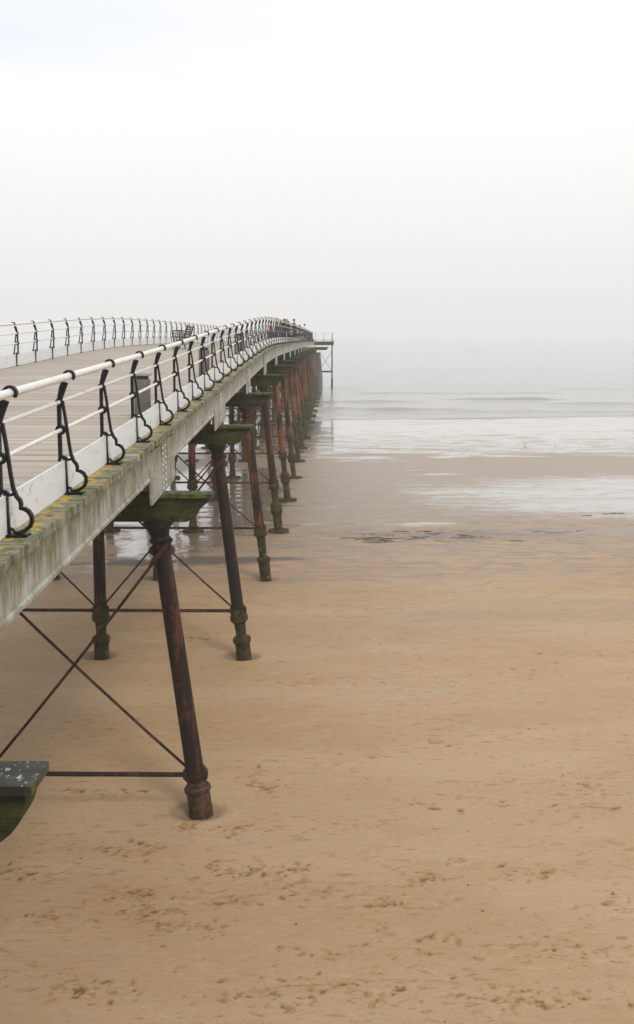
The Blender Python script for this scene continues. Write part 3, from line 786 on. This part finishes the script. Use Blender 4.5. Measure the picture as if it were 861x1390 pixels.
# ------------------------------------------------------------------ people
M_SKIN = plain('skin', (.50,.30,.22), .6, .05)
def cloth(name, c): return plain(name, c, .85, .15, 12)
def person(loc, h, top, legs, hair, label, face=0, lean=0.0, seat=False, stride=.0):
    k = h/1.75
    P = {}
    J = [('pel',(0,0,.95),.135),('ch',(0,.02+lean*.5,1.22),.14),('sh',(0,.02+lean,1.42),.125),('nk',(0,.02+lean*1.1,1.52),.055),('hd0',(0,.03+lean*1.2,1.60),.082),('hd',(0,.04+lean*1.2,1.69),.085),
         ('hl',(-.10,0,.90),.10),('kl',(-.11,.03+stride,.50),.065),('al',(-.11,-.02+stride*.6,.09),.045),('fl',(-.12,.14+stride*.6,.04),.04),
         ('hr',(.10,0,.90),.10),('kr',(.11,.03-stride,.50),.065),('ar',(.11,-.04-stride*1.4,.09),.045),('fr',(.12,.12-stride*1.4,.04),.04),
         ('sl',(-.19,.02+lean,1.40),.062),('el',(-.25,.05+lean*1.3,1.14),.045),('wl',(-.20,.26+lean,1.05),.034),('gl',(-.18,.33+lean,1.05),.036),
         ('sr',(.19,.02+lean,1.40),.062),('er',(.25,.05+lean*1.3,1.14),.045),('wr',(.20,.26+lean,1.05),.034),('gr',(.18,.33+lean,1.05),.036)]
    E = [('pel','ch'),('ch','sh'),('sh','nk'),('nk','hd0'),('hd0','hd'),('pel','hl'),('hl','kl'),('kl','al'),('al','fl'),('pel','hr'),('hr','kr'),('kr','ar'),('ar','fr'),
         ('sh','sl'),('sl','el'),('el','wl'),('wl','gl'),('sh','sr'),('sr','er'),('er','wr'),('wr','gr')]
    ix = {j[0]: i for i, j in enumerate(J)}
    me = bpy.data.meshes.new('tmp'); me.from_pydata([tuple(c*k for c in j[1]) for j in J], [(ix[a], ix[b]) for a, b in E], [])
    o = bpy.data.objects.new('tmp', me); COL.objects.link(o)
    md = o.modifiers.new('s', 'SKIN'); o.modifiers.new('u', 'SUBSURF').render_levels = 1; o.modifiers['u'].levels = 1
    for v, j in zip(me.skin_vertices[0].data, J): v.radius = (j[2]*k, j[2]*k)
    me.skin_vertices[0].data[0].use_root = True
    bpy.context.view_layer.update()
    dg = bpy.context.evaluated_depsgraph_get()
    bm = bpy.data.meshes.new_from_object(o.evaluated_get(dg))
    bpy.data.objects.remove(o); bm.name = 'person'
    bm.materials.clear()
    for mt in (M_SKIN, top, legs): bm.materials.append(mt)
    for p in bm.polygons:
        z = p.center.z/k; y = p.center.y/k
        p.material_index = 0 if z > 1.50 else (2 if z < .93 else (0 if (y-lean > .24) else 1)); p.use_smooth = True
    ob = link('person', bm, None, loc, face)
    tag(ob, label, 'person', 'people on the pier')
    m = MB(); m.ball((0, (.025+lean*1.2)*k, 1.705*k), .098*k, 12, 8, (1,1.05,1)); m.build('hair', hair, ob, True)
    m = MB(); m.ball((0, (.125+lean*1.2)*k, 1.655*k), .016*k, 6, 5); m.ball((-.088*k, (.035+lean*1.2)*k, 1.66*k), .02*k, 6, 5); m.ball((.088*k, (.035+lean*1.2)*k, 1.66*k), .02*k, 6, 5)
    m.build('face_features', M_SKIN, ob, True)
    return ob
H1 = cloth('brown_hair', (.05,.03,.02)); H2 = cloth('fair_hair', (.30,.20,.11)); H3 = cloth('grey_hair', (.3,.29,.28))
RED = cloth('red_cloth', (.55,.03,.05)); NAVY = cloth('navy_cloth', (.02,.025,.05)); BLK = cloth('charcoal_cloth', (.025,.025,.028)); WHT = cloth('white_cloth', (.7,.72,.76)); BLU = cloth('blue_cloth', (.06,.12,.30)); TAN = cloth('tan_cloth', (.32,.2,.12)); DEN = cloth('denim', (.05,.07,.12))
def pp(x, y): return (x, y, deck_z(y)+.004)
person(pp(-2.83, 48.5), 1.02, RED, DEN, H1, 'small child in bright pink red top behind the railing at the crest', -PI/2)
person(pp(-2.98, 67), 1.45, TAN, BLK, H2, 'fair haired person in tan top leaning at the railing', -PI/2, .06)
person(pp(-2.78, 76.5), 1.62, BLK, NAVY, H1, 'tallest dark coated person whose head stands clear of the railing', -PI/2)
person(pp(-3.0, 72.5), 1.42, NAVY, BLK, H1, 'person in navy coat beside the dark coated ones at the railing', 2.2)
person(pp(-2.9, 82.5), 1.42, BLK, BLK, H3, 'grey haired person in charcoal clothes near the red topped one', .6)
person(pp(-2.80, 91), 1.40, RED, DEN, H1, 'person in red top at the right end of the group', -PI/2)
person(pp(-2.76, 106), 1.72, WHT, NAVY, H1, 'person in white shirt and blue trousers standing apart farthest right', -PI/2-.4)
person(pp(-3.05, 86), 1.5, NAVY, BLK, H1, 'navy clothed person right beside the one in the red top', 1.9)
person(pp(-3.15, 69.5), 1.5, BLK, DEN, H1, 'person in black top between the tan and navy dressed ones', 2.7)
person(pp(-3.1, 58.5), 1.35, TAN, NAVY, H1, 'brown haired youngster in tan between the first two railing benches', -1.2)
person(pp(-4.3, 88), 1.66, TAN, DEN, H1, 'person in tan jacket walking in the middle of the far deck', 3.0, 0, False, .12)

# ------------------------------------------------------------------ gulls on the wet sand
M_GULL = plain('gull_white', (.72,.72,.70), .7, .05); M_GREY = plain('gull_grey', (.35,.37,.39), .7, .08); M_LEG = plain('gull_leg', (.35,.22,.10), .6, .1)
def gull():
    m = MB()
    m.tube([(-.20,0,.16),(-.12,0,.17),(0,0,.175),(.10,0,.19),(.15,0,.24),(.175,0,.275),(.20,0,.275),(.215,0,.27)], [.008,.04,.065,.055,.032,.032,.026,.01], 10)
    g = m.build('gull', M_GULL, None, True)
    m = MB(); m.tube([(-.24,0,.165),(-.10,0,.20),(.03,0,.215),(.08,0,.20)], [.01,.042,.05,.02], 8); m.build('wings', M_GREY, g, True)
    m = MB(); m.tube([(.205,0,.272),(.25,0,.262)], [.01,.004], 6); m.build('beak', M_LEG, g)
    for s in (-.022, .022):
        m = MB(); m.tube([(0,s,0),(0,s,.13)], .005, 5); m.box(-.01,.03,s-.015,s+.015,0,.004); m.build('leg', M_LEG, g)
    return g
g0 = gull()
for k, (px, py, rz, lab) in enumerate(((641, 620, .3, 'small white gull standing on the wet sand nearest the viewer of the three'),
                                       (712, 604, 2.6, 'small pale gull on the shining sand, left of the farther two'),
                                       (753, 605, 1.0, 'small pale gull on the shining sand, rightmost of the three'))):
    x, y = px2ground(px, py)
    o = g0 if k == 0 else copy_tree(g0)
    i = np.searchsorted(ys, y); j = np.searchsorted(xs, x)
    o.location = (x, y, float(Z[i, j])); o.rotation_euler = (0,0,rz); o.scale = (.62,.62,.62); tag(o, lab, 'gull', 'gulls on the wet sand')

# ------------------------------------------------------------------ seaweed and stones
M_WEED = plain('dark_seaweed', (.085,.08,.07), .5, .3, 20)
def gz(x, y):
    i = min(np.searchsorted(ys, y), len(ys)-1); j = min(np.searchsorted(xs, x), len(xs)-1); return float(Z[i, j])
m = MB()
def strand(x, y, L, ang):
    pts = []; a = ang
    n = max(3, int(L/.12))
    for k in range(n):
        pts.append((x, y, gz(x, y)+.008)); x += math.cos(a)*L/n; y += math.sin(a)*L/n*1.0; a += random.uniform(-.55,.55)
    rr = [random.uniform(.006,.018)*(.4 if k in (0, n-1) else 1) for k in range(n)]
    m.tube(pts, rr, 5)
for px, py, sx_, sy_, n in ((516,730,26,4,26),(505,733,12,2,9),(570,724,34,5,9),(630,728,25,3,5),(815,697,14,2,4),(660,731,40,3,5),(740,722,40,3,4)):
    for k in range(n):
        x, y = px2ground(px+random.gauss(0, sx_*.6), py+random.gauss(0, sy_*.6))
        strand(x, y, random.uniform(.15,.9), random.choice((0, PI))+random.uniform(-.5,.5))
sw = m.build('seaweed', M_WEED); struct(sw, 'stuff'); sw['label'] = 'dark seaweed strands scattered on the damp sand'
m = MB()
for k in range(55):
    y = 8.6+random.random()**1.4*30; x = random.uniform(-.4,.4)*y
    s_ = random.uniform(.005,.014); m.ball((x, y, gz(x,y)+s_*.3), s_, 6, 4, (1.3,1,.6))
st = m.build('pebbles', plain('pebble', (.09,.06,.04), .95, .4, 40)); struct(st, 'stuff'); st['label'] = 'tiny dark pebbles and shells strewn on the sand'

# ------------------------------------------------------------------ haze
m = MB(); m.box(-3400, 3400, -90, 3900, -4.2, 9.2)
hm = bpy.data.materials.new('sea_haze'); hm.use_nodes = True; t = hm.node_tree; t.nodes.clear()
o_ = t.nodes.new('ShaderNodeOutputMaterial'); v = t.nodes.new('ShaderNodeVolumePrincipled')
v.inputs['Color'].default_value = (.985,.98,.97,1); v.inputs['Density'].default_value = .00105; v.inputs['Anisotropy'].default_value = 0
t.links.new(v.outputs[0], o_.inputs['Volume'])
struct(m.build('haze', hm), 'stuff')

# ------------------------------------------------------------------ sky and sun
EL, AZ = R(48), R(150)      # azimuth clockwise from +Y: behind the viewer, to the right
w = bpy.data.worlds.new('World'); SC.world = w; w.use_nodes = True; t = w.node_tree; t.nodes.clear()
out = t.nodes.new('ShaderNodeOutputWorld'); bg = t.nodes.new('ShaderNodeBackground'); bg.inputs['Strength'].default_value = .10
t.links.new(bg.outputs[0], out.inputs[0])
sky = t.nodes.new('ShaderNodeTexSky'); sky.sky_type = 'NISHITA'; sky.sun_disc = False; sky.sun_elevation = EL; sky.sun_rotation = AZ; sky.dust_density = 3; sky.altitude = 0
tc = t.nodes.new('ShaderNodeTexCoord')
sep = t.nodes.new('ShaderNodeSeparateXYZ'); t.links.new(tc.outputs['Generated'], sep.inputs[0])
mp = t.nodes.new('ShaderNodeMapping'); mp.inputs['Scale'].default_value = (1.0, 1.0, 4.2); t.links.new(tc.outputs['Generated'], mp.inputs[0])
mp.inputs['Rotation'].default_value = (0.10, -.10, 0)
nz = t.nodes.new('ShaderNodeTexNoise'); nz.inputs['Scale'].default_value = 2.2; nz.inputs['Detail'].default_value = 6; nz.inputs['Roughness'].default_value = .5; t.links.new(mp.outputs[0], nz.inputs['Vector'])
def mr(a, b, c, d, src):
    n_ = t.nodes.new('ShaderNodeMapRange'); n_.interpolation_type = 'SMOOTHSTEP'
    for i, q in enumerate((a, b, c, d)): n_.inputs[i+1].default_value = q
    t.links.new(src, n_.inputs[0]); return n_.outputs[0]
ele = mr(-.03, .27, 0, 1, sep.outputs[2])
mx = t.nodes.new('ShaderNodeMix'); mx.data_type = 'RGBA'
mx.inputs[6].default_value = (7.6,7.55,7.4,1); mx.inputs[7].default_value = (9.75,9.75,9.65,1); t.links.new(ele, mx.inputs[0])
# thin places where the blue shows a little
thin = mr(.36, .60, 0.05, .75, nz.outputs[0])
gate = mr(.10, .30, 0, 1, sep.outputs[2])
side = mr(-.42, .12, 1, .12, sep.outputs[0]); m0 = t.nodes.new('ShaderNodeMath'); m0.operation = 'MULTIPLY'; t.links.new(gate, m0.inputs[0]); t.links.new(side, m0.inputs[1]); gate = m0.outputs[0]
mu = t.nodes.new('ShaderNodeMath'); mu.operation = 'MULTIPLY'; t.links.new(thin, mu.inputs[0]); t.links.new(gate, mu.inputs[1])
mxs = t.nodes.new('ShaderNodeMix'); mxs.data_type = 'RGBA'; mxs.inputs[0].default_value = .25; mxs.inputs[6].default_value = (9.3,9.8,10.6,1); t.links.new(sky.outputs[0], mxs.inputs[7])
mx2 = t.nodes.new('ShaderNodeMix'); mx2.data_type = 'RGBA'; t.links.new(mu.outputs[0], mx2.inputs[0]); t.links.new(mx.outputs[2], mx2.inputs[6]); t.links.new(mxs.outputs[2], mx2.inputs[7])
t.links.new(mx2.outputs[2], bg.inputs[0])
sun = bpy.data.lights.new('sun', 'SUN'); sun.energy = 1.2; sun.angle = R(14); sun.color = (1.0,.96,.90)
so = link('sun', sun)
dirv = Vector((math.sin(AZ)*math.cos(EL), math.cos(AZ)*math.cos(EL), math.sin(EL)))
so.rotation_euler = dirv.to_track_quat('Z', 'Y').to_euler(); so.location = (20, -30, 60)

# ------------------------------------------------------------------ camera
cd = bpy.data.cameras.new('camera'); cam = link('camera', cd, None, (0, 0, CAMZ))
cd.sensor_fit = 'VERTICAL'; cd.sensor_height = 36.0; cd.lens = 36.0*1400/1390
cd.shift_y = -45/1390; cd.shift_x = 0
cam.rotation_euler = (R(90-7.49), 0, R(.80)); cd.clip_start = .1; cd.clip_end = 9000
SC.camera = cam
SC.view_settings.view_transform = 'Standard'; SC.view_settings.look = 'None'; SC.view_settings.exposure = 0.10; SC.view_settings.gamma = 1
SC.cycles.volume_bounces = 3; SC.cycles.max_bounces = 8; SC.cycles.use_denoising = True
